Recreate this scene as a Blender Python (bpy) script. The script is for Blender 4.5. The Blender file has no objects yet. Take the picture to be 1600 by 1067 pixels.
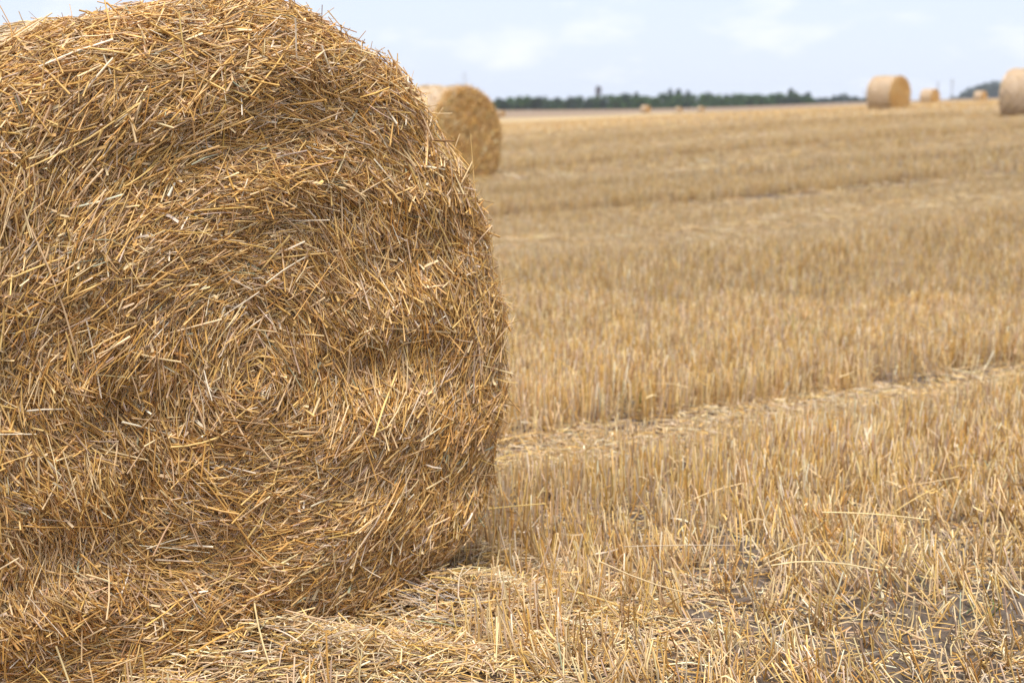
import bpy, math
import numpy as np
rng = np.random.default_rng(11)
R = math.radians
S = bpy.context.scene

# ------------------------------------------------------------------ camera, sky, sun, exposure
EYE = 1.25; FPX = 2222.0; Y0 = 160.0
PITCH = math.atan((533.5 - Y0) / FPX)
cam = bpy.data.cameras.new('camera'); cam_o = bpy.data.objects.new('camera', cam)
S.collection.objects.link(cam_o); S.camera = cam_o
cam_o.location = (0, 0, EYE); cam_o.rotation_euler = (R(90) - PITCH, 0, 0)
cam.lens = 50; cam.sensor_width = 36; cam.clip_start = 0.05; cam.clip_end = 9000
cam.dof.use_dof = True; cam.dof.focus_distance = 3.0; cam.dof.aperture_fstop = 4.0

SUN_EL, SUN_BEAR = 69.0, 184.0          # bearing clockwise from +Y: high, from behind the camera's left
W = bpy.data.worlds.new('World'); S.world = W; W.use_nodes = True
nt = W.node_tree; N = nt.nodes; Lk = nt.links
bg = N['Background']
sky = N.new('ShaderNodeTexSky'); sky.sky_type = 'NISHITA'; sky.sun_disc = False
sky.sun_elevation = R(SUN_EL); sky.sun_rotation = R(SUN_BEAR); sky.air_density = 1.0; sky.dust_density = 1.0; sky.ozone_density = 1.5
tc = N.new('ShaderNodeTexCoord'); mp = N.new('ShaderNodeMapping'); mp.inputs['Scale'].default_value = (13.0, 13.0, 34.0)
mp.inputs['Location'].default_value = (3.3, 1.4, 0.7)
ns = N.new('ShaderNodeTexNoise'); ns.inputs['Scale'].default_value = 1.0; ns.inputs['Detail'].default_value = 7; ns.inputs['Roughness'].default_value = .55
cr = N.new('ShaderNodeValToRGB'); cr.color_ramp.elements[0].position = .5; cr.color_ramp.elements[1].position = .68
Lk.new(tc.outputs['Generated'], mp.inputs['Vector']); Lk.new(mp.outputs[0], ns.inputs['Vector']); Lk.new(ns.outputs['Fac'], cr.inputs[0])
veil = N.new('ShaderNodeMixRGB'); veil.inputs[0].default_value = .82; veil.inputs[2].default_value = (6.95, 7.65, 9.1, 1)   # thin high haze veil
Lk.new(sky.outputs[0], veil.inputs[1])
mx = N.new('ShaderNodeMixRGB'); mx.inputs[2].default_value = (9.2, 9.2, 9.9, 1)                            # white cloud
fm = N.new('ShaderNodeMath'); fm.operation = 'MULTIPLY'; fm.inputs[1].default_value = .5
Lk.new(cr.outputs[0], fm.inputs[0]); Lk.new(fm.outputs[0], mx.inputs[0]); Lk.new(veil.outputs[0], mx.inputs[1]); Lk.new(mx.outputs[0], bg.inputs['Color'])
bg.inputs['Strength'].default_value = 0.059
sl = bpy.data.lights.new('sun', 'SUN'); sl.energy = 2.5; sl.angle = R(28); sl.color = (1, .95, .88)
so = bpy.data.objects.new('sun', sl); S.collection.objects.link(so)
so.rotation_euler = (R(90 - SUN_EL), 0, math.pi - R(SUN_BEAR))
S.view_settings.view_transform = 'Standard'; S.view_settings.look = 'None'; S.view_settings.gamma = 1
S.view_settings.exposure = 1.1; S.view_settings.use_curve_mapping = False
S.cycles.max_bounces = 8; S.cycles.diffuse_bounces = 6; S.cycles.glossy_bounces = 2; S.cycles.volume_bounces = 1

# ------------------------------------------------------------------ helpers
def tag(o, label=None, cat=None, group=None, kind=None):
    if label: o['label'] = label
    if cat: o['category'] = cat
    if group: o['group'] = group
    if kind: o['kind'] = kind
    return o
def empty(name, loc=(0, 0, 0), rz=0.0):
    o = bpy.data.objects.new(name, None); o.empty_display_size = .2
    S.collection.objects.link(o); o.location = loc; o.rotation_euler = (0, 0, rz); return o
class MB:
    """collects vertices, quads / triangles and vertex colours, then links them as ONE mesh object"""
    def __init__(s): s.v = []; s.f4 = []; s.f3 = []; s.c = []; s.n = 0
    def add(s, v, f, c):
        v = np.asarray(v, np.float32).reshape(-1, 3); f = np.asarray(f, np.int64)
        c = np.asarray(c, np.float32)
        if c.ndim == 1: c = np.tile(c, (len(v), 1))
        (s.f4 if f.shape[1] == 4 else s.f3).append(f + s.n)
        s.v.append(v); s.c.append(c); s.n += len(v)
    def build(s, name, mat, parent=None, smooth=True):
        v = np.concatenate(s.v); c = np.concatenate(s.c)
        idx = []; tot = []
        for L, k in ((s.f4, 4), (s.f3, 3)):
            if L:
                f = np.concatenate(L); idx.append(f.ravel()); tot.append(np.full(len(f), k))
        idx = np.concatenate(idx).astype(np.int32); tot = np.concatenate(tot).astype(np.int32)
        me = bpy.data.meshes.new(name)
        me.vertices.add(len(v)); me.vertices.foreach_set('co', v.ravel())
        me.loops.add(len(idx)); me.loops.foreach_set('vertex_index', idx)
        me.polygons.add(len(tot)); st = np.zeros(len(tot), np.int32); st[1:] = np.cumsum(tot)[:-1]
        me.polygons.foreach_set('loop_start', st)
        me.polygons.foreach_set('use_smooth', np.full(len(tot), smooth))
        a = me.color_attributes.new('Col', 'FLOAT_COLOR', 'POINT')
        a.data.foreach_set('color', np.c_[c, np.ones(len(c))].astype(np.float32).ravel())
        me.update(calc_edges=True); me.validate()
        me.materials.append(mat)
        o = bpy.data.objects.new(name, me); S.collection.objects.link(o)
        if parent: o.parent = parent
        return o
def nrm(a): return a / np.maximum(np.linalg.norm(a, axis=-1, keepdims=True), 1e-9)
def stalks(mb, p0, d, L, r, col, nside=3, nseg=3, bend=None, taper=1.0, flat=1.0, twist=0.0, basedark=None, jit=0.0):
    """bent tubes (nside >= 3) or flat blades (nside = 2), all at once"""
    n = len(p0); d = nrm(d); L = np.broadcast_to(L, (n,)); r = np.broadcast_to(r, (n,))
    ref = nrm(rng.normal(size=(n, 3))); u = nrm(np.cross(d, ref)); w = np.cross(d, u)
    t = np.linspace(0, 1, nseg + 1)
    P = p0[:, None] + d[:, None] * (L[:, None, None] * t[None, :, None])
    if bend is not None: P = P + bend[:, None] * (4 * t * (1 - t))[None, :, None]
    if jit: P = P + rng.normal(0, jit, P.shape) * L[:, None, None] / nseg
    rr = r[:, None] * (1 + (np.broadcast_to(taper, (n,))[:, None] - 1) * t[None])
    if jit: rr = rr * rng.uniform(.75, 1.2, rr.shape)
    flat = np.broadcast_to(flat, (n,))[:, None, None, None]
    if nside == 2:
        a = np.array([0, np.pi])
    else: a = np.arange(nside) * 2 * np.pi / nside
    tw = (rng.uniform(-1, 1, n) * twist)[:, None] * t[None]
    ang = a[None, None] + tw[:, :, None]
    V = P[:, :, None] + rr[:, :, None, None] * (np.cos(ang)[..., None] * u[:, None, None] + flat * np.sin(ang)[..., None] * w[:, None, None])
    m = (nseg + 1) * nside
    i = np.arange(nseg)[:, None]; j = np.arange(nside if nside > 2 else 1)[None]
    q = np.stack([i * nside + j, i * nside + (j + 1) % nside, (i + 1) * nside + (j + 1) % nside, (i + 1) * nside + j], -1).reshape(-1, 4)
    F = (np.arange(n) * m)[:, None, None] + q[None]
    C = np.repeat(np.asarray(col, np.float32)[:, None], m, 1).reshape(n, nseg + 1, nside, 3)
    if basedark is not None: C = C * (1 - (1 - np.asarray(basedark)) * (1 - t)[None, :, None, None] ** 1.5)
    mb.add(V.reshape(-1, 3), F.reshape(-1, 4), C.reshape(-1, 3))
PAL = np.array([[.62, .385, .110], [.70, .470, .170], [.75, .570, .30], [.47, .275, .085], [.33, .18, .062], [.58, .41, .225], [.46, .30, .145], [.84, .71, .50], [.54, .295, .070], [.36, .37, .24], [.58, .44, .30], [.50, .38, .265]])
def palette(n, w):
    w = np.array(list(w) + [0] * (len(PAL) - len(w)), float); k = rng.choice(len(PAL), n, p=w / w.sum())
    return np.clip(PAL[k] * rng.uniform(.78, 1.18, (n, 1)) * rng.uniform(.95, 1.05, (n, 3)), .02, .88)
WARM = np.array([1.03, .99, 1.03])
def warm(n, w): return palette(n, w) * WARM
W_BALE = [17, 19, 17, 15, 9, 11, 8, 3.5, 9, .5, 2, 1]
W_STUB = [9, 16, 25, 6, 4, 12, 7, 4, 3, .2, 9, 6]
W_LIT = [7, 12, 22, 8, 6, 16, 12, 8, 3, .3, 14, 8]
def waves(p, scale, seed, n=5):
    g = np.random.default_rng(seed); out = 0
    for k in range(n):
        d = nrm(g.normal(size=3)); out = out + np.sin(p @ d * (2 * np.pi / (scale * g.uniform(.7, 1.5))) + g.uniform(0, 6.3))
    return out / n ** .5

# ------------------------------------------------------------------ materials
def mat(name, rough=.5, spec=.35, col=None, attr=True, noise=None, bump=None, trans=0.0):
    m = bpy.data.materials.new(name); m.use_nodes = True; t = m.node_tree; n = t.nodes; b = n['Principled BSDF']
    b.inputs['Roughness'].default_value = rough; b.inputs['Specular IOR Level'].default_value = spec
    src = None
    if attr:
        a = n.new('ShaderNodeVertexColor'); a.layer_name = 'Col'; src = a.outputs['Color']
    elif col: 
        c = n.new('ShaderNodeRGB'); c.outputs[0].default_value = (*col, 1); src = c.outputs[0]
    if noise:
        sc, amt, stretch = noise
        tcn = n.new('ShaderNodeTexCoord'); mpn = n.new('ShaderNodeMapping'); mpn.inputs['Scale'].default_value = stretch
        nz = n.new('ShaderNodeTexNoise'); nz.inputs['Scale'].default_value = sc; nz.inputs['Detail'].default_value = 5
        t.links.new(tcn.outputs['Object'], mpn.inputs[0]); t.links.new(mpn.outputs[0], nz.inputs['Vector'])
        mr = n.new('ShaderNodeMapRange'); mr.inputs[1].default_value = .3; mr.inputs[2].default_value = .7
        mr.inputs[3].default_value = 1 - amt; mr.inputs[4].default_value = 1 + amt
        t.links.new(nz.outputs['Fac'], mr.inputs[0])
        ml = n.new('ShaderNodeMixRGB'); ml.blend_type = 'MULTIPLY'; ml.inputs[0].default_value = 1
        t.links.new(src, ml.inputs[1]); t.links.new(mr.outputs[0], ml.inputs[2]); src = ml.outputs[0]
        if bump:
            bp = n.new('ShaderNodeBump'); bp.inputs['Strength'].default_value = bump[0]; bp.inputs['Distance'].default_value = bump[1]
            t.links.new(nz.outputs['Fac'], bp.inputs['Height']); t.links.new(bp.outputs[0], b.inputs['Normal'])
    t.links.new(src, b.inputs['Base Color'])
    return m
M_STRAW = mat('straw', .5, .32, noise=(38, .16, (1, 1, 1)))
M_STUB = mat('stubble_straw', .55, .3, noise=(30, .14, (1, 1, 1)))
M_CORE = mat('packed_straw', .8, .2, noise=(60, .45, (1, 1, 1)), bump=(.6, .02))
M_WRAP = mat('wrapped_straw', .55, .35, noise=(9, .22, (1, 5, 5)), bump=(.5, .02))
M_LEAF = mat('foliage', .7, .2)
M_BARK = mat('bark', .9, .1, noise=(3, .3, (1, 1, .3)))
M_STEEL = mat('weathered_metal', .6, .3, noise=(2, .15, (1, 1, 1)))
M_BRICK = mat('brick', .85, .2, noise=(3, .2, (1, 1, 3)))
M_NET = mat('net_plastic', .3, .5, noise=(80, .1, (1, 1, 1)))

# ------------------------------------------------------------------ terrain
CP = np.array([  # bearing tangent, distance, height
    (-.45, 2, 0), (0, 2, 0), (.45, 2, 0), (-.45, 8, 0), (0, 8, 0), (.45, 8, .03), (-.45, 22, 0), (-.04, 22.2, .02), (.2, 22, .22), (.4, 22, .35),
    (.266, 61.7, .97), (.365, 41, .77), (.293, 133, 1.07), (.324, 196, 1.34), (.092, 256, -.65), (.1135, 370, -1.6), (-.009, 300, -1.85), (-.45, 300, -1.85), (-.4, 60, -.2),
    (-.01, 450, -1.25), (.11, 450, -.6), (.266, 450, 1.75), (.36, 450, 2.8), (.45, 450, 3.6), (-.45, 450, -1.4)])
def _ft(b, y): return np.stack([np.clip(b, -.45, .45) * 4, np.log(np.clip(y, 2, 450))], -1)
def _K(d): return np.where(d > 1e-6, d * d * np.log(np.maximum(d, 1e-6)), 0)
_P = _ft(CP[:, 0], CP[:, 1]); _n = len(_P)
_A = np.zeros((_n + 3, _n + 3)); _A[:_n, :_n] = _K(np.linalg.norm(_P[:, None] - _P[None], axis=2)) + .02 * np.eye(_n)
_A[:_n, _n:] = np.c_[np.ones(_n), _P]; _A[_n:, :_n] = _A[:_n, _n:].T
_TC = np.linalg.solve(_A, np.r_[(EYE - CP[:, 2]) / CP[:, 1] * 0 + CP[:, 2], 0, 0, 0])
def tz(x, y):
    x = np.asarray(x, float); y = np.asarray(y, float); sh = np.broadcast(x, y).shape
    x = np.broadcast_to(x, sh).ravel(); y = np.broadcast_to(y, sh).ravel(); out = np.empty(len(x))
    for a in range(0, len(x), 40000):
        xx, yy = x[a:a + 40000], y[a:a + 40000]
        F = _ft(xx / np.maximum(yy, 4), yy)
        z = _K(np.linalg.norm(F[:, None] - _P[None], axis=2)) @ _TC[:_n] + _TC[_n] + F @ _TC[_n + 1:]
        z = z * np.clip((yy - 3) / 7, 0, 1)
        far = yy > 450
        z = np.where(far, EYE - (EYE - z) / 450 * yy - (yy - 450) * .004, z)
        out[a:a + 40000] = z
    return out.reshape(sh)
# straight lines of the field run along bearing 54 degrees; w is the distance across them
RB = R(54); RD = np.array([math.sin(RB), math.cos(RB)]); RP = np.array([-math.cos(RB), math.sin(RB)])
def wu(x, y): return x * RP[0] + y * RP[1], x * RD[0] + y * RD[1]
TRACKS = [(3.97, .215, 1), (11.9, .5, 1), (14.6, .35, .8), (19.4, .7, 1), (27.5, 1.1, .9), (30.2, .8, .9), (38, 1.2, 1), (47, 1.3, 1), (57, 1.5, 1), (69, 1.6, 1)]
LIGHTS = [(3.66, .13), (9.4, .8), (10.9, .3), (16.6, 1.0), (23.5, 1.2), (33, 1.4), (43, 1.5), (52, 1.6), (64, 1.8)]
def track(w, u):
    w = w + .025 * np.sin(u * 1.1) + .02 * np.sin(u * 2.7 + 1)
    o = 0.0
    for c, h, a in TRACKS: o = np.maximum(o, a * np.clip((1 - np.abs(w - c) / h) * 3.5, 0, 1))
    return o
def swath(w, u):
    w = w + np.where(w > 6, .25, .04) * np.sin(u * .9); o = 0.0
    for c, h in LIGHTS: o = np.maximum(o, np.exp(-((w - c) / h) ** 2))
    return o
def micro(x, y):
    w, u = wu(x, y); near = np.clip((70 - y) / 50, 0, 1)
    return near * (.012 * np.sin(x * 5.1 + y * 2) * np.sin(y * 4.3) - .015 * track(w, u))

def gz(x, y): return tz(x, y) + micro(x, y)
ys = np.concatenate([np.linspace(-8, 1.5, 8), np.geomspace(1.8, 7, 420), np.geomspace(7.1, 40, 130), np.geomspace(41, 3200, 90)])
bs = np.concatenate([np.linspace(-1.2, -.37, 60), np.linspace(-.36, .36, 560), np.linspace(.37, 1.2, 60)])
YY, BB = np.meshgrid(ys, bs, indexing='ij'); XX = BB * (np.maximum(YY, 0) + 5)
g = MB(); nY, nX = YY.shape
ii, jj = np.meshgrid(np.arange(nY - 1), np.arange(nX - 1), indexing='ij'); q = ii * nX + jj
GV = np.stack([XX, YY, gz(XX, YY)], -1).reshape(-1, 3)
ww, uu = wu(GV[:, 0], GV[:, 1])
nr = (GV[:, 1] > 1.8) & (GV[:, 1] < 9); G2 = np.c_[GV[nr, :2], 0 * GV[nr, 0]]      # crumbly soil
GV[nr, 2] += (.010 * np.abs(waves(G2, .16, 201, 7)) + .008 * np.abs(waves(G2, .07, 202, 7)) + .005 * np.abs(waves(G2, .033, 203, 7)) - .012) * np.clip((9 - GV[nr, 1]) / 3, 0, 1)
fa = np.clip((GV[:, 1] - 18) / 50, 0, 1)[:, None]
soil = np.array([.115, .088, .068]); chaff = np.array([.40, .285, .15]); far_c = np.array([.43, .315, .17])
band = (.06 * np.sin(ww * .9) + .05 * np.sin(ww * .37 + 1))[:, None]
gc = soil * (1 - fa) + far_c * fa * (1 + band * fa)
ff = np.clip((GV[:, 1] - 190) / 150, 0, 1)[:, None]; gc = gc * (1 - ff) + np.array([.24, .168, .11]) * ff
g.add(GV, np.stack([q, q + 1, q + nX + 1, q + nX], -1).reshape(-1, 4), gc)
def ground_mat():
    m = bpy.data.materials.new('field_soil'); m.use_nodes = True; t = m.node_tree; n = t.nodes; b = n['Principled BSDF']
    b.inputs['Roughness'].default_value = .9; b.inputs['Specular IOR Level'].default_value = .15
    a = n.new('ShaderNodeVertexColor'); a.layer_name = 'Col'
    tcn = n.new('ShaderNodeTexCoord'); mpn = n.new('ShaderNodeMapping'); mpn.inputs['Rotation'].default_value = (0, 0, -(math.pi / 2 - RB)); 
    t.links.new(tcn.outputs['Object'], mpn.inputs[0])
    m2 = n.new('ShaderNodeMapping'); m2.inputs['Scale'].default_value = (.12, 1, 1); t.links.new(mpn.outputs[0], m2.inputs[0])
    z1 = n.new('ShaderNodeTexNoise'); z1.inputs['Scale'].default_value = .55; z1.inputs['Detail'].default_value = 6; t.links.new(m2.outputs[0], z1.inputs['Vector'])
    z2 = n.new('ShaderNodeTexNoise'); z2.inputs['Scale'].default_value = 24; z2.inputs['Detail'].default_value = 8; t.links.new(tcn.outputs['Object'], z2.inputs['Vector'])
    r1 = n.new('ShaderNodeMapRange'); r1.inputs[1].default_value = .3; r1.inputs[2].default_value = .7; r1.inputs[3].default_value = .8; r1.inputs[4].default_value = 1.18; t.links.new(z1.outputs[0], r1.inputs[0])
    r2 = n.new('ShaderNodeMapRange'); r2.inputs[1].default_value = .3; r2.inputs[2].default_value = .7; r2.inputs[3].default_value = .45; r2.inputs[4].default_value = 1.6; t.links.new(z2.outputs[0], r2.inputs[0])
    mm = n.new('ShaderNodeMath'); mm.operation = 'MULTIPLY'; t.links.new(r1.outputs[0], mm.inputs[0]); t.links.new(r2.outputs[0], mm.inputs[1])
    ml = n.new('ShaderNodeMixRGB'); ml.blend_type = 'MULTIPLY'; ml.inputs[0].default_value = 1; t.links.new(a.outputs[0], ml.inputs[1]); t.links.new(mm.outputs[0], ml.inputs[2])
    t.links.new(ml.outputs[0], b.inputs['Base Color'])
    bp = n.new('ShaderNodeBump'); bp.inputs['Strength'].default_value = .8; bp.inputs['Distance'].default_value = .05; t.links.new(z2.outputs[0], bp.inputs['Height']); t.links.new(bp.outputs[0], b.inputs['Normal'])
    return m
tag(g.build('ground', ground_mat()), kind='structure')

# ------------------------------------------------------------------ round straw bales
# local frame: origin under the middle, end face towards -y, axis along y, z up
def bale_point(s, ph, rad, wid, rc, bulge, lump, seed, dents=None):
    """s: distance from the face's centre outwards, over the rounded rim and back along the barrel"""
    s = np.asarray(s, float); s0 = rad - rc; s1 = s0 + rc * np.pi / 2
    th = np.clip((s - s0) / rc, 0, np.pi / 2)
    r = np.where(s < s0, s, s0 + rc * np.sin(th)); y = np.where(s < s0, 0, rc * (1 - np.cos(th))) + np.maximum(s - s1, 0)
    nr = np.where(s < s0, 0, np.sin(th)); ny = -np.where(s < s0, 1, np.cos(th))
    y = y - bulge * np.clip(1 - (r / rad) ** 2, 0, 1)
    c, sn = np.cos(ph), np.sin(ph)
    r = r * (1 + np.where(sn < 0, .065, np.where(c < 0, .012, 0)) * np.sin(2 * ph) ** 2)
    P = np.stack([r * c, y, r * sn], -1); Nn = np.stack([nr * c, ny, nr * sn], -1)
    dl = lump * (waves(P, .42, seed) * .5 + waves(P, .17, seed + 1) * .5)
    if dents is not None:
        for cx, cz, sx, sz, amp in dents: dl = dl + amp * np.exp(-((P[..., 0] - cx) / sx) ** 2 - ((P[..., 2] - cz) / sz) ** 2) * (P[..., 1] < .15)
    P = P + Nn * dl[..., None]
    lo = np.clip(-P[..., 2] / rad, 0, 1)
    P[..., 0] *= 1 + .03 * lo ** 1.5
    P[..., 2] = np.where(P[..., 2] < -.80 * rad, -.80 * rad + (P[..., 2] + .80 * rad) * .45, P[..., 2])
    return P, Nn
def bale_frame(s, ph, *a):
    P, Nn = bale_point(s, ph, *a); e = 2e-3
    Ps, _ = bale_point(s + e, ph, *a); Pt, _ = bale_point(s, ph + e / np.maximum(s, .05), *a)
    ts = nrm(Ps - P); tt = nrm(Pt - P); n = nrm(np.cross(ts, tt)); sg = np.sign((n * Nn).sum(-1, keepdims=True)); 
    return P, n * np.where(sg == 0, 1, sg), ts, tt
def base_z(rad): return rad * .80 + rad * .20 * .45
def sample_s(n, smax, rad, smin=0):
    out = []
    while sum(map(len, out)) < n:
        s = rng.uniform(smin, smax, n * 2); out.append(s[rng.random(n * 2) < np.minimum(s, rad) / rad])
    return np.concatenate(out)[:n]
def core(mb, col, args, smax, ns, na, depth, s_from=0.002):
    ss = np.linspace(s_from, smax, ns); pp = np.linspace(0, 2 * np.pi, na, endpoint=False)
    SS, PP = np.meshgrid(ss, pp, indexing='ij'); P, Nn = bale_point(SS, PP, *args); P = P - Nn * depth
    i, j = np.meshgrid(np.arange(ns - 1), np.arange(na), indexing='ij'); j2 = (j + 1) % na
    mb.add(P.reshape(-1, 3), np.stack([i * na + j, i * na + j2, (i + 1) * na + j2, (i + 1) * na + j], -1).reshape(-1, 4), col)
    return P
def end_disc(mb, rad, wid, col, args, ns=14, na=72):
    """the far end face, closing the barrel"""
    ss = np.linspace(.01, rad, ns); pp = np.linspace(0, 2 * np.pi, na, endpoint=False)
    SS, PP = np.meshgrid(ss, pp, indexing='ij')
    lo = np.clip(-np.sin(PP), 0, 1) * SS / rad
    SS = SS * (1 + np.where(np.sin(PP) < 0, .065, np.where(np.cos(PP) < 0, .012, 0)) * np.sin(2 * PP) ** 2); X = SS * np.cos(PP) * (1 + .03 * lo ** 1.5); Z = SS * np.sin(PP); Z = np.where(Z < -.80 * rad, -.80 * rad + (Z + .80 * rad) * .45, Z)
    P = np.stack([X, wid + .02 * (1 - (SS / rad) ** 2) - .03 * (SS / rad) ** 6, Z], -1)
    i, j = np.meshgrid(np.arange(ns - 1), np.arange(na), indexing='ij'); j2 = (j + 1) % na
    mb.add(P.reshape(-1, 3), np.stack([i * na + j, (i + 1) * na + j, (i + 1) * na + j2, i * na + j2], -1).reshape(-1, 4), col)
def lay(mb, s, ph, args, al, L, r, col, lift, nside=3, nseg=3, pitch=.12, bendamt=.06, flat=1., twist=0., shift=None, jit=0.):
    P, n, ts, tt = bale_frame(s, ph, *args)
    k = len(s); L = np.broadcast_to(L, (k,))
    d = tt * np.cos(al)[:, None] + ts * np.sin(al)[:, None]
    d = nrm(d + n * rng.normal(0, pitch, k)[:, None])
    p = P + n * lift[:, None] - d * (L * .5)[:, None]
    if shift is not None: p = p + shift
    # a long straw follows the round: middle lifted a little
    bend = n * (rng.normal(.0, bendamt, k) * L)[:, None] + nrm(np.cross(d, n)) * (rng.normal(0, bendamt, k) * L)[:, None]
    stalks(mb, p, d, L, r, col, nside, nseg, bend, rng.uniform(.7, 1.0, k), flat, twist, None, jit)

def shaggy_bale():
    rad, wid, rc = .775, 1.2, .11
    lift0 = base_z(rad) - .01
    def face(px, py):                       # where a line of sight meets the end face
        u = (px - 800) / FPX; v = -(py - 533.5) / FPX; c, sn = math.cos(PITCH), math.sin(PITCH); a = R(180 - BB_)
        d = np.array([u, c + v * sn, -sn + v * c]); nn = np.array([math.sin(a), -math.cos(a), 0]); k = (np.array([BX, BY, 0]) @ nn) / (d @ nn); P = d * k
        return (P[0] - BX) * math.cos(a) + (P[1] - BY) * math.sin(a), P[2] + EYE - lift0
    dents = [(*face(x, y), sx, sz, am * .6) for x, y, sx, sz, am in [
        (175, 640, .05, .09, -.055), (215, 760, .06, .10, -.075), (250, 880, .08, .08, -.06), (60, 860, .10, .12, -.03), (120, 1010, .2, .06, -.06),
        (470, 985, .13, .045, -.08), (600, 720, .13, .22, .045), (560, 560, .10, .05, -.03), (330, 225, .20, .035, -.028), (370, 300, .22, .05, .02), (520, 330, .12, .04, -.025),
        (380, 110, .20, .06, .035), (250, 480, .14, .10, .03), (400, 480, .06, .10, -.03), (420, 700, .05, .12, -.045), (680, 560, .05, .16, -.02)]]
    args = (rad, wid, rc, .03, .018, 5, dents)
    root = empty('straw_bale', (BX, BY, BZ), R(180 - BB_))
    off = np.array([0, 0, lift0])
    m = MB(); s_end = rad + .10
    core(m, np.array([.33, .195, .07]), args, s_end, 70, 200, .035)  # orange-brown core: shade between the straws painted into its colour
    # flow of the straw: round the centre, swept by a slow wandering field, in bundles
    def flow(P): return .32 * waves(P, .55, 21) + .22 * waves(P, .22, 33)
    def field(n, smax, spread, wild, smin=0):
        s = sample_s(n, smax, rad, smin); ph = rng.uniform(0, 2 * np.pi, n); P, _ = bale_point(s, ph, *args)
        al = flow(P) + rng.normal(0, spread, n); wl = rng.random(n) < wild; al[wl] = rng.uniform(-1.6, 1.6, wl.sum())
        return s, ph, al
    off0 = off
    # 1 deep layer, browner: the warm shade of the gaps put into its colours
    n = 52000; s, ph, al = field(n, s_end, .35, .2)
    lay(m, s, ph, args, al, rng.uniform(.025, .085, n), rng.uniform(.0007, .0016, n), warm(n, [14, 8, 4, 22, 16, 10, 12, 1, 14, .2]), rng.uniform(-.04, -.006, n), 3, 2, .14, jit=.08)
    # 2 bundles: neighbours share a direction
    nb = 6200; bs_, bp_, ba_ = field(nb, s_end, .32, .11); k = rng.integers(5, 19, nb); ix = np.repeat(np.arange(nb), k); n = len(ix)
    sp = rng.uniform(.008, .03, nb)[ix]
    s = np.abs(bs_[ix] + rng.normal(0, 1, n) * sp); ph = bp_[ix] + rng.normal(0, 1, n) * sp / np.maximum(bs_[ix], .08); s = np.minimum(s, s_end)
    tone = rng.choice(len(W_BALE), nb, p=np.array(W_BALE) / sum(W_BALE))[ix]
    col = warm(n, W_BALE); same = rng.random(n) < .5; col[same] = np.clip(WARM * PAL[tone[same]] * rng.uniform(.8, 1.15, (same.sum(), 1)), .02, .88)
    lay(m, s, ph, args, ba_[ix] + rng.normal(0, .17, n), rng.gamma(4, .018, n).clip(.02, .17) * rng.uniform(.7, 1.15, nb)[ix], rng.gamma(5, .00019, n) + .0005, col,
        rng.uniform(-.020, .010, n) + rng.normal(0, .010, nb)[ix], 4, 2, .17, .015, rng.uniform(.35, 1, n), 0., None, .012)
    # 3 loose single straws
    n = 40000; s, ph, al = field(n, s_end, .45, .25)
    lay(m, s, ph, args, al, rng.gamma(3.5, .013, n) + .015, rng.gamma(4, .00021, n) + .0004, warm(n, W_BALE), rng.uniform(-.016, .012, n), 4, 3, .26, .018, rng.uniform(.35, 1, n), 0., None, .02)
    # 4 chaff: short fine bits
    n = 150000; s, ph, al = field(n, s_end, .8, .6)
    lay(m, s, ph, args, al, rng.uniform(.008, .035, n), rng.uniform(.0004, .0009, n), warm(n, [13, 15, 18, 9, 6, 16, 11, 5, 5, .2]), rng.uniform(-.014, .010, n), 3, 2, .35, .1)
    # 5 leaf ribbons, curled, greyer and pinker
    n = 55000; s, ph, al = field(n, s_end, .6, .4)
    lay(m, s, ph, args, al, rng.uniform(.015, .075, n), rng.uniform(.0010, .0032, n), warm(n, [10, 13, 20, 8, 6, 20, 14, 5, 4, 1.0]), rng.uniform(-.012, .010, n), 2, 3, .32, .06, 1, 2.0, None, .08)
    # 6 long bright straws on top
    n = 4000; s, ph, al = field(n, rad - .03, .7, .4, .03)
    lay(m, s, ph, args, al, rng.gamma(4, .024, n) + .03, rng.uniform(.0011, .0025, n), warm(n, [24, 28, 24, 8, 2, 8, 3, 5, 7, .6]), rng.uniform(.003, .014, n), 5, 4, .09, .02, 1., 0., None, .01)
    # 7 ends poking outwards, most along the rim and the loose first part of the barrel
    n = 4200; s = np.where(rng.random(n) < .25, sample_s(n, rad, rad), rng.uniform(rad - .14, s_end, n)); ph = rng.uniform(0, 2 * np.pi, n)
    P, nn, ts, tt = bale_frame(s, ph, *args)
    d = nrm(nn * rng.uniform(.25, 1.0, n)[:, None] + tt * rng.normal(0, .9, n)[:, None] + ts * rng.normal(.0, .4, n)[:, None])
    L = rng.gamma(3, .011, n) + .010
    stalks(m, P - nn * .012, d, L, rng.uniform(.0006, .0015, n), warm(n, W_BALE), 3, 3, rng.normal(0, .08, (n, 3)) * L[:, None], .7)
    m.v = [v + off for v in m.v]
    o = m.build('straw_end', M_STRAW, root); 
    # the netted barrel behind
    b = MB(); a2 = (rad - .012, wid, .09, .0, .012, 9)
    core(b, np.array([.53, .405, .28]), a2, rad + wid - .14, 60, 200, .0, rad + .03)
    n = 12000; s = rng.uniform(rad + .04, rad + wid - .16, n); ph = rng.uniform(0, 2 * np.pi, n)
    lay(b, s, ph, a2, rng.normal(0, .35, n), rng.uniform(.04, .14, n), rng.uniform(.0012, .0026, n), palette(n, [5, 8, 20, 4, 2, 12, 6, 6, 2, .3, 24, 12]), rng.uniform(-.002, .006, n), 3, 3, .05, .03)
    end_disc(b, rad - .015, wid - .03, np.array([.40, .27, .12]), args)
    b.v = [v + off for v in b.v]
    b.build('barrel', M_WRAP, root)
    # shreds of white net hanging from the lower right of the end
    w = MB(); n = 13; t0 = rng.normal(0, 1, (n, 3)) * np.array([.035, .02, .012])
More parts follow.
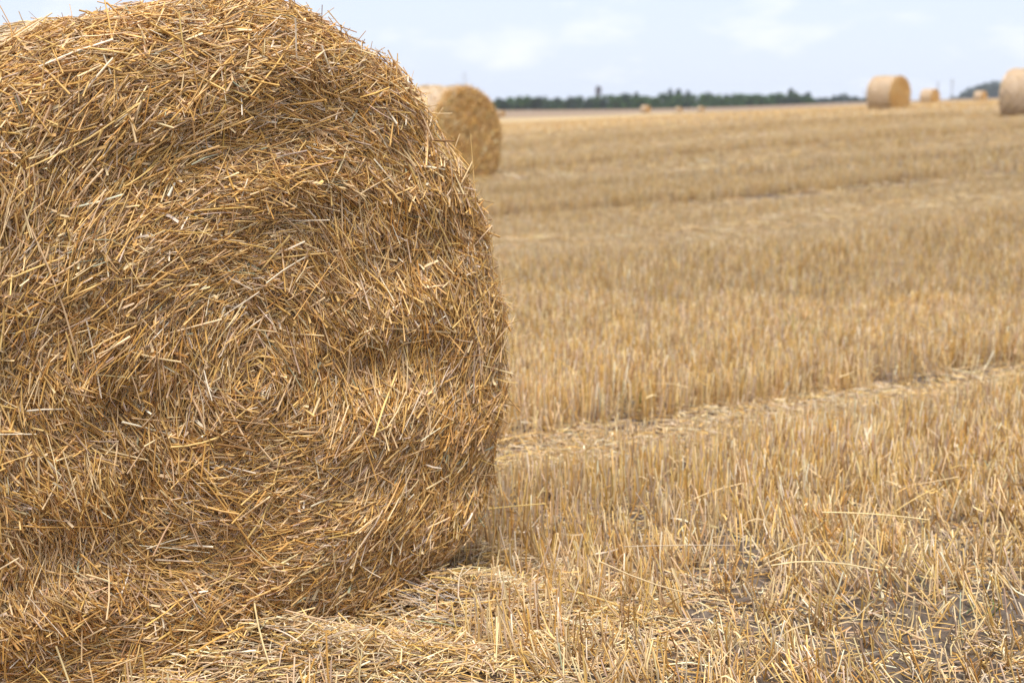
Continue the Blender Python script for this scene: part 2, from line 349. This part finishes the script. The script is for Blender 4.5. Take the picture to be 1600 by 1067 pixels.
    p0 = np.array([.37, -.10, .12]) + t0; d = nrm(np.array([[.62, -.52, -.42]]) + rng.normal(0, .16, (n, 3)))
    stalks(w, p0, d, rng.uniform(.16, .27, n), np.full(n, .00035), np.tile([.74, .71, .70], (n, 1)) * rng.uniform(.85, 1.05, (n, 1)), 3, 5, rng.normal(0, .03, (n, 3)), 1, jit=.2)
    w.build('net_shred', M_NET, root)
    return root
BX, BY, BB_ = -.592, 3.06, 140.0; BZ = 0.0
bale0 = tag(shaggy_bale(), 'huge shaggy round straw bale filling the left foreground, loose straw bristling over its end', 'straw bale')

def plain_bale():
    rad, wid = .75, 1.22; args = (rad, wid, .07, .03, .006, 15); off = np.array([0, wid * -.5, base_z(rad) - .015])
    root = empty('round_bale')
    m = MB(); core(m, np.array([.64, .45, .21]), args, rad + .02, 26, 96, .01)
    n = 5200; s = sample_s(n, rad, rad); ph = rng.uniform(0, 2 * np.pi, n); P, _ = bale_point(s, ph, *args)
    lay(m, s, ph, args, rng.normal(0, .7, n), rng.uniform(.06, .2, n), rng.uniform(.002, .005, n), np.clip(palette(n, [18, 24, 20, 8, 3, 8, 3, 2, 10, 0]) * np.array([1.2, 1.12, 1.05]), 0, .88), rng.uniform(-.012, .014, n), 3, 2, .12)
    n = 900; s = rng.uniform(rad - .06, rad + .05, n); ph = rng.uniform(0, 2 * np.pi, n); P, nn, ts, tt = bale_frame(s, ph, *args)
    stalks(m, P, nrm(nn + tt * rng.normal(0, .8, n)[:, None]), rng.uniform(.02, .07, n), np.full(n, .002), palette(n, W_BALE), 3, 1)
    m.v = [v + off for v in m.v]; m.build('straw_end', M_STRAW, root)
    b = MB(); a2 = (rad - .002, wid, .05, 0, .016, 19)
    P = core(b, np.array([.55, .42, .295]), a2, rad + wid - .06, 40, 96, 0, rad + .0)
    n = 5000; s = rng.uniform(rad + .05, rad + wid - .08, n); ph = rng.uniform(0, 2 * np.pi, n)
    lay(b, s, ph, a2, rng.normal(0, .3, n), rng.uniform(.06, .2, n), rng.uniform(.002, .004, n), palette(n, [5, 8, 20, 4, 2, 12, 6, 6, 2, 0, 24, 12]), rng.uniform(-.003, .006, n), 3, 2, .04, .02)
    end_disc(b, rad - .01, wid - .02, np.array([.64, .45, .21]), args)
    b.v = [v + off for v in b.v]; b.build('barrel', M_WRAP, root)
    return root
def dup(root, name=None):
    r = root.copy(); S.collection.objects.link(r)
    for ch in list(root.children):
        c = ch.copy(); S.collection.objects.link(c); c.parent = r
    return r
FB = [  # pixel x, distance, axis bearing, scale, label
    (684, 22.2, 133, 1.05, 'blurred round bale half hidden behind the right edge of the big shaggy bale'),
    (1379, 61.0, 139, 1.0, 'whole round bale standing on the skyline right of centre, side and end in view'),
    (1600, 41.5, 139, 1.02, 'largest distant bale, cut off by the right edge of the photo'),
    (1443, 133, 139, 1.0, 'smaller round bale just right of the whole skyline bale'),
    (1521, 196, 139, 1.0, 'small pale bale in front of the dark rounded woodland'),
    (1562, 150, 139, .9, 'small pale bale peeping out left of the bale cut off by the photo edge'),
    (1006, 256, 139, 1.0, 'tiny bale on the far field in front of the hedgerow, right of the tower'),
    (1057, 372, 139, 1.0, 'left one of the two tiniest pale bales below the three dark poplars'),
    (1091, 360, 139, 1.0, 'right one of the two tiniest pale bales, below the round horizon tree'),
    (783, 300, 139, 1.0, 'tiny bale on the far field touching the right outline of the half hidden bale')]
pb = None
for i, (px, D, be, sc, lab) in enumerate(FB):
    x = (px - 800) / FPX * D
    if pb is None: pb = plain_bale(); o = pb
    else: o = dup(pb)
    o.location = (x, D, float(gz(x, D)) - .01); o.rotation_euler = (0, 0, R(180 - be)); o.scale = (sc,) * 3
    tag(o, lab, 'straw bale', 'round straw bales left across the stubble field')

# ------------------------------------------------------------------ stubble (nobody could count it)
def in_bale(x, y, grow=0.0):
    a = R(180 - BB_); dx, dy = x - BX, y - BY
    lx = dx * math.cos(a) + dy * math.sin(a); ly = -dx * math.sin(a) + dy * math.cos(a)
    return (np.abs(lx) < .5 + grow) & (ly > -.02 - grow) & (ly < 1.2 + grow)
def apron(x, y):
    """how much loose straw has fallen off the big bale"""
    a = R(180 - BB_); dx, dy = x - BX, y - BY
    lx = dx * math.cos(a) + dy * math.sin(a); ly = -dx * math.sin(a) + dy * math.cos(a)
    d = np.maximum(np.maximum(np.abs(lx + .1) - .60, 0), np.maximum(-ly, 0) + np.maximum(ly - 1.2, 0))
    dd = np.hypot(np.maximum(np.abs(lx + .1) - .60, 0), np.maximum(-ly, np.maximum(ly - 1.2, 0)))
    return np.exp(-(dd / .48) ** 2)
def front(x, y):
    a = R(180 - BB_); dx, dy = x - BX, y - BY; lx = dx * math.cos(a) + dy * math.sin(a); ly = -dx * math.sin(a) + dy * math.cos(a)
    return (ly < .02) & (lx + .15 * ly < .34)
def bare(x, y):                             # trampled bare patch at the near right
    return np.clip(1.25 - np.hypot((x - 1.02) / .42, (y - 3.25) / .33), 0, 1) * (.7 + .3 * waves(np.c_[x, y, 0 * x], .3, 301))
def sample_area(n, y0, y1, bmax, extra=1.2):
    y = np.sqrt(rng.uniform(y0 ** 2, y1 ** 2, n)); x = rng.uniform(-1, 1, n) * (bmax * y + extra); return x, y
st = MB()
def stub(n, y0, y1, bmax, per, rad_, nside, nseg, hmul=1.0, rowy=True):
    x, y = sample_area(n, y0, y1, bmax); w, u = wu(x, y)
    if rowy:
        w2 = np.round(w / .13) * .13 + rng.normal(0, .014, n); x, y = x + (w2 - w) * RP[0], y + (w2 - w) * RP[1]; w = w2
    tr = track(w, u); tram = np.clip((3.2 - w) / .9, 0, 1) * np.clip((y - 1) / 1, 0, 1) * np.clip((x + .6) / .8, 0, 1)
    patch = waves(np.c_[x, y, 0 * x], 1.1, 77) * .5 + waves(np.c_[x, y, 0 * x], .35, 78) * .5
    keep = (rng.random(n) > tr * .95) & (rng.random(n) > .12 * tram + .55 * bare(x, y)) & ~in_bale(x, y, .05) & (rng.random(n) > .97 * apron(x, y) ** 2.2) & ((rng.random(n) < .12) | ~front(x, y)) & (rng.random(n) < .8 + .28 * patch)
    x, y, w, u, tr, tram, patch = (a[keep] for a in (x, y, w, u, tr, tram, patch))
    sw = swath(w, u); tr = np.where(w < 3, tr * .3, tr)
    k = rng.integers(max(1, per - 2), per + 3, len(x)); ix = np.repeat(np.arange(len(x)), k); n = len(ix)
    cx = x[ix] + rng.normal(0, .024, n); cy = y[ix] + rng.normal(0, .024, n)
    lean = rng.normal(0, .07, (len(x), 2))[ix] * (1 + 5 * tram[ix] + 5 * tr[ix])[:, None] + rng.normal(0, .075, (n, 2)); wl = rng.random(n) < .07; lean[wl] += rng.normal(0, .45, (wl.sum(), 2))
    lean[:, 0] -= .22 * tram[ix]
    d = np.c_[lean, np.ones(n)]
    h = (rng.normal(.155, .020, n) + .015 * patch[ix]) * (1 - .7 * tr[ix]) * (1 - .30 * tram[ix]) * (1 - .35 * sw[ix]) * hmul * np.where(rng.random(n) < .12, rng.uniform(.4, .8, n), 1)
    col = palette(n, W_STUB) * np.array([1.0, 1.01, 1.04]) * (1.10 + .07 * patch[ix])[:, None]; lt_ = np.clip(sw, 0, 1)[ix][:, None] * (rng.random((n, 1)) < .8); col = col * (1 - .5 * lt_) + np.array([.74, .60, .39]) * .5 * lt_; col = np.where((y[ix] > 9)[:, None], col * (1 - .07 * (1 - lt_) * np.clip((y[ix] - 9) / 10, 0, 1)[:, None]), col)
    p = np.c_[cx, cy, gz(cx, cy) - .01]
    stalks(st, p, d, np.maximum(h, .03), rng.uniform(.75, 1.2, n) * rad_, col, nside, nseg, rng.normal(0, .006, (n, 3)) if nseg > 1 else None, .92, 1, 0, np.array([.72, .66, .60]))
    return x, y
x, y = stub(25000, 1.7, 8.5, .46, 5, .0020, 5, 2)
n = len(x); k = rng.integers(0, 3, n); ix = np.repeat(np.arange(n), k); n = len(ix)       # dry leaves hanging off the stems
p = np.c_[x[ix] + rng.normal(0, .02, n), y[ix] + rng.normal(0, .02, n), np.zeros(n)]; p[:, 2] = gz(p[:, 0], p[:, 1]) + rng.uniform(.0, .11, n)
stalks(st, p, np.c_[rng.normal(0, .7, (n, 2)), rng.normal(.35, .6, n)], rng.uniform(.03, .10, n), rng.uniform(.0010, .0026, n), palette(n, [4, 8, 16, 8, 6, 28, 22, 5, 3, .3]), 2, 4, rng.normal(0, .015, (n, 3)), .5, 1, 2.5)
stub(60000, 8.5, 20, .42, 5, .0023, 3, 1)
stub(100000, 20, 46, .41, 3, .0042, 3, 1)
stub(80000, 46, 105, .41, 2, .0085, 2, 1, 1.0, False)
tag(st.build('stubble', M_STUB), 'dense pale golden stubble of cut stalks covering the field', 'stubble', kind='stuff')

# ------------------------------------------------------------------ loose straw lying on the field
lt = MB()
def litter(n, y0, y1, bmax, Lr, rr, nside, nseg, thick, mask, up=.10):
    x, y = sample_area(n, y0, y1, bmax); w, u = wu(x, y); k = (rng.random(n) < mask(x, y, w, u)) & ~in_bale(x, y, -.03); x, y, w, u = x[k], y[k], w[k], u[k]; n = len(x)
    a = rng.uniform(0, 2 * np.pi, n); L = rng.uniform(*Lr, n); d = np.c_[np.cos(a), np.sin(a), rng.normal(0, up, n)]
    z = gz(x, y) + rng.random(n) ** 1.5 * thick(x, y, w, u)
    p = np.c_[x, y, z] - nrm(d) * (L / 2)[:, None]
    stalks(lt, p, d, L, rng.uniform(.7, 1.3, n) * rr, palette(n, W_LIT), nside, nseg, rng.normal(0, .05, (n, 3)) * L[:, None], .85, 1, 2.0 if nside == 2 else 0)
tram_f = lambda x, w: np.clip((2.6 - w) / .6, 0, 1) * np.clip((x - .2) / .6, 0, 1)
mk = lambda x, y, w, u: np.clip(.80 + .35 * track(w, u) + .4 * swath(w, u) - .55 * bare(x, y), .1, 1) * (.72 + .28 * waves(np.c_[x, y, 0 * x], .5, 91))
th = lambda x, y, w, u: .025 + .03 * track(w, u) + .13 * swath(w, u)
litter(60000, 1.6, 6.5, .46, (.03, .13), .0014, 4, 2, th, mk)
litter(100000, 1.6, 6.5, .46, (.01, .06), .0016, 2, 3, th, mk, .25)
litter(80000, 6.5, 16, .44, (.05, .18), .0022, 3, 2, th, mk)
litter(60000, 16, 45, .42, (.1, .3), .0045, 3, 1, lambda *a: .02 + 1.1 * th(*a), lambda x, y, w, u: np.clip(.15 + .85 * swath(w, u) + .8 * track(w, u), 0, 1))
# lying stalks that lean over the standing stubble
litter(650, 2.2, 9, .44, (.12, .34), .0018, 5, 4, lambda x, y, w, u: .15 + 0 * x, lambda x, y, w, u: .5 + 0 * x, .28)
# the straw shed by the big bale, heaped against its foot
def heap(n, Lr, rr, nside, nseg, top=1.0, up=.18):
    a = R(180 - BB_); lx = rng.uniform(-1.35, 1.25, n); ly = rng.uniform(-1.0, 1.5, n)
    x = BX + lx * math.cos(a) - ly * math.sin(a); y = BY + lx * math.sin(a) + ly * math.cos(a)
    A = apron(x, y); k = (rng.random(n) < A) & ~in_bale(x, y, -.1) & (y > 1.5); x, y, A = x[k], y[k], A[k]; n = len(x)
    hgt = np.interp((x - BX) * math.cos(a) + (y - BY) * math.sin(a), [-.35, -.05, .1, .3, .5], [.06, .12, .15, .13, .10]) * np.clip(A, 0, 1) ** 1.4 * (.75 + .3 * waves(np.c_[x, y, 0 * x], .4, 55))
    z = gz(x, y) + hgt * (top - (1 - rng.random(n) ** .7) * .9 * (top > .5)) ; z = np.maximum(z, gz(x, y) + .004)
    b = rng.uniform(0, 2 * np.pi, n); L = rng.uniform(*Lr, n); d = np.c_[np.cos(b), np.sin(b), rng.normal(0, up, n)]
    stalks(lt, np.c_[x, y, z] - nrm(d) * (L / 2)[:, None], d, L, rng.uniform(.7, 1.3, n) * rr, palette(n, W_LIT), nside, nseg, rng.normal(0, .04, (n, 3)) * L[:, None], .85, 1, 2.0 if nside == 2 else 0)
heap(52000, (.03, .12), .0015, 4, 2); heap(70000, (.01, .06), .0014, 2, 3, 1.0, .3); heap(1500, (.1, .2), .0022, 5, 4, 1.05, .1)
tag(lt.build('loose_straw', M_STRAW), 'loose fallen straw and chaff lying between the stalks and heaped at the big bale', 'loose straw', kind='stuff')

# ------------------------------------------------------------------ a few countable stalks and weeds
def unproj(px, py, h=0.0):
    u = (px - 800) / FPX; v = -(py - 533.5) / FPX; c, s = math.cos(PITCH), math.sin(PITCH)
    d = np.array([u, c + v * s, -s + v * c]); k = (h - EYE) / d[2]; return np.array([0, 0, EYE]) + d * k
def long_straw(px0, px1, h0, h1, bend, col, lab, r=.0019):
    a, b = unproj(*px0, h0), unproj(*px1, h1); m = MB(); mid = np.array([0, 0, bend])
    stalks(m, a[None] - a, (b - a)[None], np.linalg.norm(b - a), r, np.array([col]), 6, 10, mid[None], .8)
    o = m.build('straw_stalk', M_STRAW); o.location = a; tag(o, lab, 'straw', 'single long straws lying across the stubble')
long_straw((1284, 800), (1452, 812), .17, .165, .005, (.74, .56, .28), 'longest pale straw lying level across the stubble tops at right')
long_straw((885, 921), (1004, 962), .09, .03, .006, (.62, .40, .13), 'thick golden straw slanting down onto the litter beside the big bale', .0028)
long_straw((1196, 872), (1262, 848), .05, .11, .004, (.76, .60, .33), 'short pale straw slanting up through the stubble below the longest straw')
long_straw((1400, 798), (1461, 763), .10, .16, .004, (.68, .47, .18), 'golden straw slanting up above the right end of the longest straw')
def sprig(px, py, hgt, lab, n=14):
    p = unproj(px, py, 0); p[2] = float(gz(p[0], p[1])); m = MB()
    for it in range(4):
        z = float(gz(p[0], p[1])); p = unproj(px, py, z)
    d = np.c_[rng.normal(0, .35, (n, 2)), np.ones(n)]
    stalks(m, rng.normal(0, 1, (n, 3)) * np.array([.02, .02, 0]), d, rng.uniform(.6, 1.1, n) * hgt, np.full(n, .0035), np.tile([.10, .17, .045], (n, 1)) * rng.uniform(.7, 1.3, (n, 1)), 2, 4, rng.normal(0, .02, (n, 3)), .3, 1, 1.0)
    o = m.build('weed', M_LEAF); o.location = p; tag(o, lab, 'weed', 'green weeds sprouting in the stubble')
sprig(1003, 640, .10, 'small green weed in the wheel track nearest the big bale')
sprig(1133, 625, .09, 'small green weed in the middle of the wheel track', 10)
sprig(1246, 548, .22, 'tall thin green weed standing up in the stubble behind the wheel track', 10)
sprig(1216, 420, .22, 'green weed far out in the stubble, in line above the nearer tall weed', 12)
sprig(1530, 968, .06, 'tiny green weed on the bare soil at lower right', 6)

# ------------------------------------------------------------------ horizon: trees, tower, masts
def px_at(px, py, D): return (px - 800) / FPX * D, EYE - (py - Y0) / FPX * D
def crown(mb, blobs, n, size, cols):
    tot = sum(b[3] * b[4] * b[5] for b in blobs) if False else len(blobs)
    for bx, by, bz, rx, ry, rz in blobs:
        k = int(n / tot); v = nrm(rng.normal(size=(k, 3))) * (rng.random((k, 1)) ** .45) * np.array([rx, ry, rz]) + np.array([bx, by, bz])
        a = nrm(rng.normal(size=(k, 3))); b = nrm(np.cross(a, rng.normal(size=(k, 3)))); sz = size * rng.uniform(.6, 1.4, (k, 1))
        V = np.stack([v + a * sz, v + b * sz, v - a * sz, v - b * sz * .7], 1)
        c = np.asarray(cols)[rng.integers(0, len(cols), k)] * rng.uniform(.65, 1.35, (k, 1))
        mb.add(V.reshape(-1, 3), (np.arange(k) * 4)[:, None] + np.arange(4)[None], np.repeat(c, 4, 0))
GREEN = [(.052, .105, .030), (.070, .125, .034), (.042, .085, .030)]
DARK = [(.030, .052, .034), (.04, .06, .036)]
def make_tree(kind, cols):
    root = empty({'shrub': 'hedge_tree', 'round': 'round_tree', 'poplar': 'poplar', 'bush': 'bushy_tree'}[kind])
    t = MB(); m = MB(); z0 = {'shrub': .12, 'round': .25, 'poplar': .12, 'bush': .15}[kind]
    r = .035 if kind != 'poplar' else .02
    stalks(t, np.array([[0, 0, -.15]]), np.array([[0, 0, 1.]]), .8, r, np.array([[.12, .09, .06]]), 7, 3, None, .4)
    for k in range(5):
        a = rng.uniform(0, 6.3); stalks(t, np.array([[0, 0, .2 + .09 * k]]), np.array([[math.cos(a), math.sin(a), 1.1]]), .28, r * .45, np.array([[.12, .09, .06]]), 5, 2, None, .4)
    if kind == 'poplar': bl = [(rng.normal(0, .015), rng.normal(0, .015), z, .11 * (1.15 - abs(z - .45)), .11 * (1.15 - abs(z - .45)), .14) for z in np.linspace(.16, .9, 8)]
    elif kind == 'round': bl = [(rng.normal(0, .17), rng.normal(0, .17), rng.uniform(.35, .78), rng.uniform(.16, .26), rng.uniform(.16, .26), rng.uniform(.14, .22)) for k in range(11)]
    elif kind == 'shrub': bl = [(rng.normal(0, .33), rng.normal(0, .25), z_, rng.uniform(.22, .36), rng.uniform(.2, .3), rng.uniform(.15, .22)) for z_ in np.linspace(.06, .8, 15)]
    else: bl = [(rng.normal(0, .28), rng.normal(0, .25), rng.uniform(.2, .78), rng.uniform(.16, .28), rng.uniform(.16, .28), rng.uniform(.14, .22)) for k in range(13)]
    crown(m, bl, 1300, .048, cols)
    t.build('trunk', M_BARK, root); m.build('crown', M_LEAF, root); return root
PROTO = {('shrub', 0): GREEN, ('shrub', 1): GREEN, ('shrub', 2): DARK, ('round', 0): GREEN, ('poplar', 0): DARK, ('poplar', 1): DARK, ('bush', 0): DARK}
TP = {}
def tree(kind, var, px, top, D, wpx=None, lab='', group=None):
    x, zt = px_at(px, top, D); zb = float(tz(x, D)); h = (zt - zb) * 1.03
    if (kind, var) not in TP: TP[(kind, var)] = o = make_tree(kind, PROTO[(kind, var)])
    else: o = dup(TP[(kind, var)])
    natural = {'shrub': 1.1, 'round': .85, 'poplar': .27, 'bush': 1.0}[kind]
    wid = h * natural if wpx is None else wpx / FPX * D
    o.location = (x, D, zb); o.scale = (wid / natural, wid / natural, h); o.rotation_euler = (0, 0, rng.uniform(0, 6.3))
    tag(o, lab, 'tree', group)
HG = 'low trees of the green hedgerow along the horizon'; HL = 'low bushy green tree merging into the hedgerow along the horizon'
for i, px in enumerate(np.arange(770, 1256, 8.5)):
    px = px + rng.uniform(-3, 3); base = 172 - (px - 780) * .0246
    h = rng.uniform(14, 21) - max(0, (px - 1000)) * .022
    tree('shrub', i % 3, px, base - h, 470 + rng.uniform(-8, 25), rng.uniform(20, 28), HL, HG)
for px in (1262, 1268, 1276, 1284, 1290, 1330, 1336, 1342): tree('shrub', 2, px, 153.5 + rng.uniform(-1, 1), 700, 20, 'low bluish scrub in the gap right of the hedgerow', 'low scrub right of the hedgerow')
tree('round', 0, 818, 150, 462, 24, 'tall bushy green tree at the left end of the hedgerow', HG)
tree('round', 0, 836, 152, 466, 22, 'second bushy green tree from the left end of the hedgerow', HG)
tree('round', 0, 792, 156, 468, 24, 'lower round tree where the hedgerow meets the half hidden bale', HG)
tree('poplar', 0, 991, 147, 640, 9, 'lone narrow dark tree in the hedgerow between the tower and the three poplars')
PL = 'dark narrow poplars in a row of three on the horizon'
tree('poplar', 0, 1044, 142, 640, 9, 'left and narrowest of the three dark horizon poplars', PL)
tree('poplar', 1, 1056, 142, 655, 12, 'middle and widest of the three dark horizon poplars', PL)
tree('poplar', 1, 1071, 144, 648, 9, 'right of the three dark horizon poplars', PL)
tree('bush', 0, 1098, 143.5, 560, 19, 'round dark tree right of the three poplars')
BL = 'dark bluish trees at the right end of the hedgerow'
tree('bush', 0, 1204, 144, 560, 20, 'broad tall tree at the right end of the hedgerow, left of two slimmer ones', BL)
tree('poplar', 1, 1229, 141, 640, 11, 'tallest slim tree at the right end of the hedgerow', BL)
tree('poplar', 0, 1237, 146, 650, 10, 'lower slim tree close beside the tallest one at the hedgerow end', BL)
tree('poplar', 1, 1256, 146, 640, 11, 'last slim tree at the right end, standing a little apart', BL)
BG = 'bushy trees in the small clump left of the skyline bale'
tree('bush', 0, 1297, 149, 700, 16, 'left tree of the small bushy clump left of the skyline bale', BG)
tree('bush', 0, 1309, 146, 710, 17, 'tallest middle tree of the small bushy clump left of the skyline bale', BG)
tree('bush', 0, 1322, 150, 700, 18, 'right tree of the small bushy clump left of the skyline bale', BG)
tree('bush', 0, 1346, 153, 720, 14, 'low tree touching the left side of the skyline bale')
tree('bush', 0, 1478, 150, 900, 12, 'low dark tree between the smaller bale and the woodland')
tree('bush', 0, 1488, 151, 900, 14, 'low dark tree at the left foot of the woodland')
# distant far-off wood, one mass
wd = MB(); D = 1150; prof = [(1500, 144), (1508, 139), (1518, 134), (1528, 131), (1540, 129), (1552, 128.5), (1565, 128.5), (1580, 128), (1596, 128), (1614, 129), (1632, 131), (1650, 135), (1668, 141)]
bl = []
for px, top in prof:
    for dd in (0, 25, 50):
        x, z = px_at(px + rng.normal(0, 2), top + rng.uniform(-1.2, 2.2), D + dd); zb = float(tz(x, D + dd)); bl.append((x, D + dd, (z + zb) / 2, 5.2, 8, (z - zb) / 2 + .5))
crown(wd, bl, 15000, .75, [(.028, .046, .030), (.035, .055, .034)])
tag(wd.build('woodland', M_LEAF), 'dark bluish rounded wood behind the bales at the right of the horizon', 'woodland', kind='stuff')

def cyl(mb, r0, r1, z0, z1, col, n=18):
    a = np.arange(n) * 2 * np.pi / n; ring = np.stack([np.cos(a), np.sin(a), 0 * a], -1)
    V = np.concatenate([ring * [r0, r0, 0] + [0, 0, z0], ring * [r1, r1, 0] + [0, 0, z1], [[0, 0, z0]], [[0, 0, z1]]]); i = np.arange(n); j = (i + 1) % n
    mb.add(V, np.stack([i, j, j + n, i + n], -1), col); k = mb.n - len(V)
    mb.f3.append(np.stack([np.full(n, 2 * n), j, i], -1) + k); mb.f3.append(np.stack([np.full(n, 2 * n + 1), i + n, j + n], -1) + k)
D = 820; x, zt = px_at(933, 134.5, D); zb = float(tz(x, D)); H = zt - zb
tw = empty('water_tower', (x, D, zb)); tag(tw, 'slim water tower with dark tank and reddish shaft rising over the hedgerow', 'water tower')
m = MB(); cyl(m, 1.15, .95, -1, H * .62, (.30, .17, .13)); m.build('shaft', M_BRICK, tw, False)
m = MB(); cyl(m, .95, 1.75, H * .62 + .01, H * .70, (.10, .09, .10)); cyl(m, 1.75, 1.75, H * .70 + .005, H * .92, (.10, .09, .10)); m.build('tank', M_STEEL, tw, False)
m = MB(); cyl(m, 1.9, .1, H * .92 + .01, H, (.08, .075, .085)); m.build('roof', M_STEEL, tw, False)
def mast(px, top, D, lab):
    x, zt = px_at(px, top, D); zb = float(tz(x, D)); H = zt - zb; r = empty('power_pylon', (x, D, zb)); tag(r, lab, 'pylon', 'thin power pylons on the horizon')
    m = MB(); c = (.36, .37, .39); b = H * .055
    for sx in (-1, 1):
        for sy in (-1, 1):
            p = np.array([[sx * b, sy * b, -1.]]); e = np.array([[sx * .12, sy * .12, H]]); stalks(m, p, e - p, np.linalg.norm(e - p), .075, np.array([c]), 4, 1)
    for k in range(8):
        z0, z1 = H * k / 8, H * (k + 1) / 8; w0, w1 = b * (1 - k / 8) + .12, b * (1 - (k + 1) / 8) + .12; s = 1 if k % 2 else -1
        for sy in (-1, 1):
            p = np.array([[-s * w0, sy * w0, z0]]); e = np.array([[s * w1, sy * w1, z1]]); stalks(m, p, e - p, np.linalg.norm(e - p), .045, np.array([c]), 4, 1)
    m.build('lattice', M_STEEL, r, False)
    for z, w in ((.80, .13), (.92, .09)):
        m = MB(); stalks(m, np.array([[-H * w, 0, H * z]]), np.array([[1., 0, 0]]), 2 * H * w, .12, np.array([c]), 4, 2, np.array([[0, 0, .25]])); m.build('crossarm', M_STEEL, r, False)
mast(727, 113, 700, 'thin grey pylon rising behind the half hidden bale')
mast(1477, 124, 800, 'tallest thin pylon between the smaller bale and the woodland')
mast(1455, 128, 900, 'thin pylon rising right behind the smaller bale')
mast(1342, 141, 900, 'thin pylon just left of the skyline bale')

# ------------------------------------------------------------------ air
def haze_box():
    x, y0, y1, z0, z1 = 2300, -9.5, 3300, -26, 34
    v = [(a * x, b, c) for c in (z0, z1) for b in (y0, y1) for a in (-1, 1)]
    f = [(0, 2, 3, 1), (4, 5, 7, 6), (0, 1, 5, 4), (2, 6, 7, 3), (0, 4, 6, 2), (1, 3, 7, 5)]
    me = bpy.data.meshes.new('haze'); me.from_pydata(v, [], f); o = bpy.data.objects.new('haze', me); S.collection.objects.link(o)
    m = bpy.data.materials.new('haze_air'); m.use_nodes = True; t = m.node_tree; t.nodes.remove(t.nodes['Principled BSDF'])
    pv = t.nodes.new('ShaderNodeVolumePrincipled'); pv.inputs['Color'].default_value = (.72, .82, .97, 1); pv.inputs['Density'].default_value = .00016
    t.links.new(pv.outputs[0], t.nodes['Material Output'].inputs['Volume']); me.materials.append(m)
    tag(o, 'thin bluish summer haze over the whole field', 'haze', kind='stuff')
haze_box()
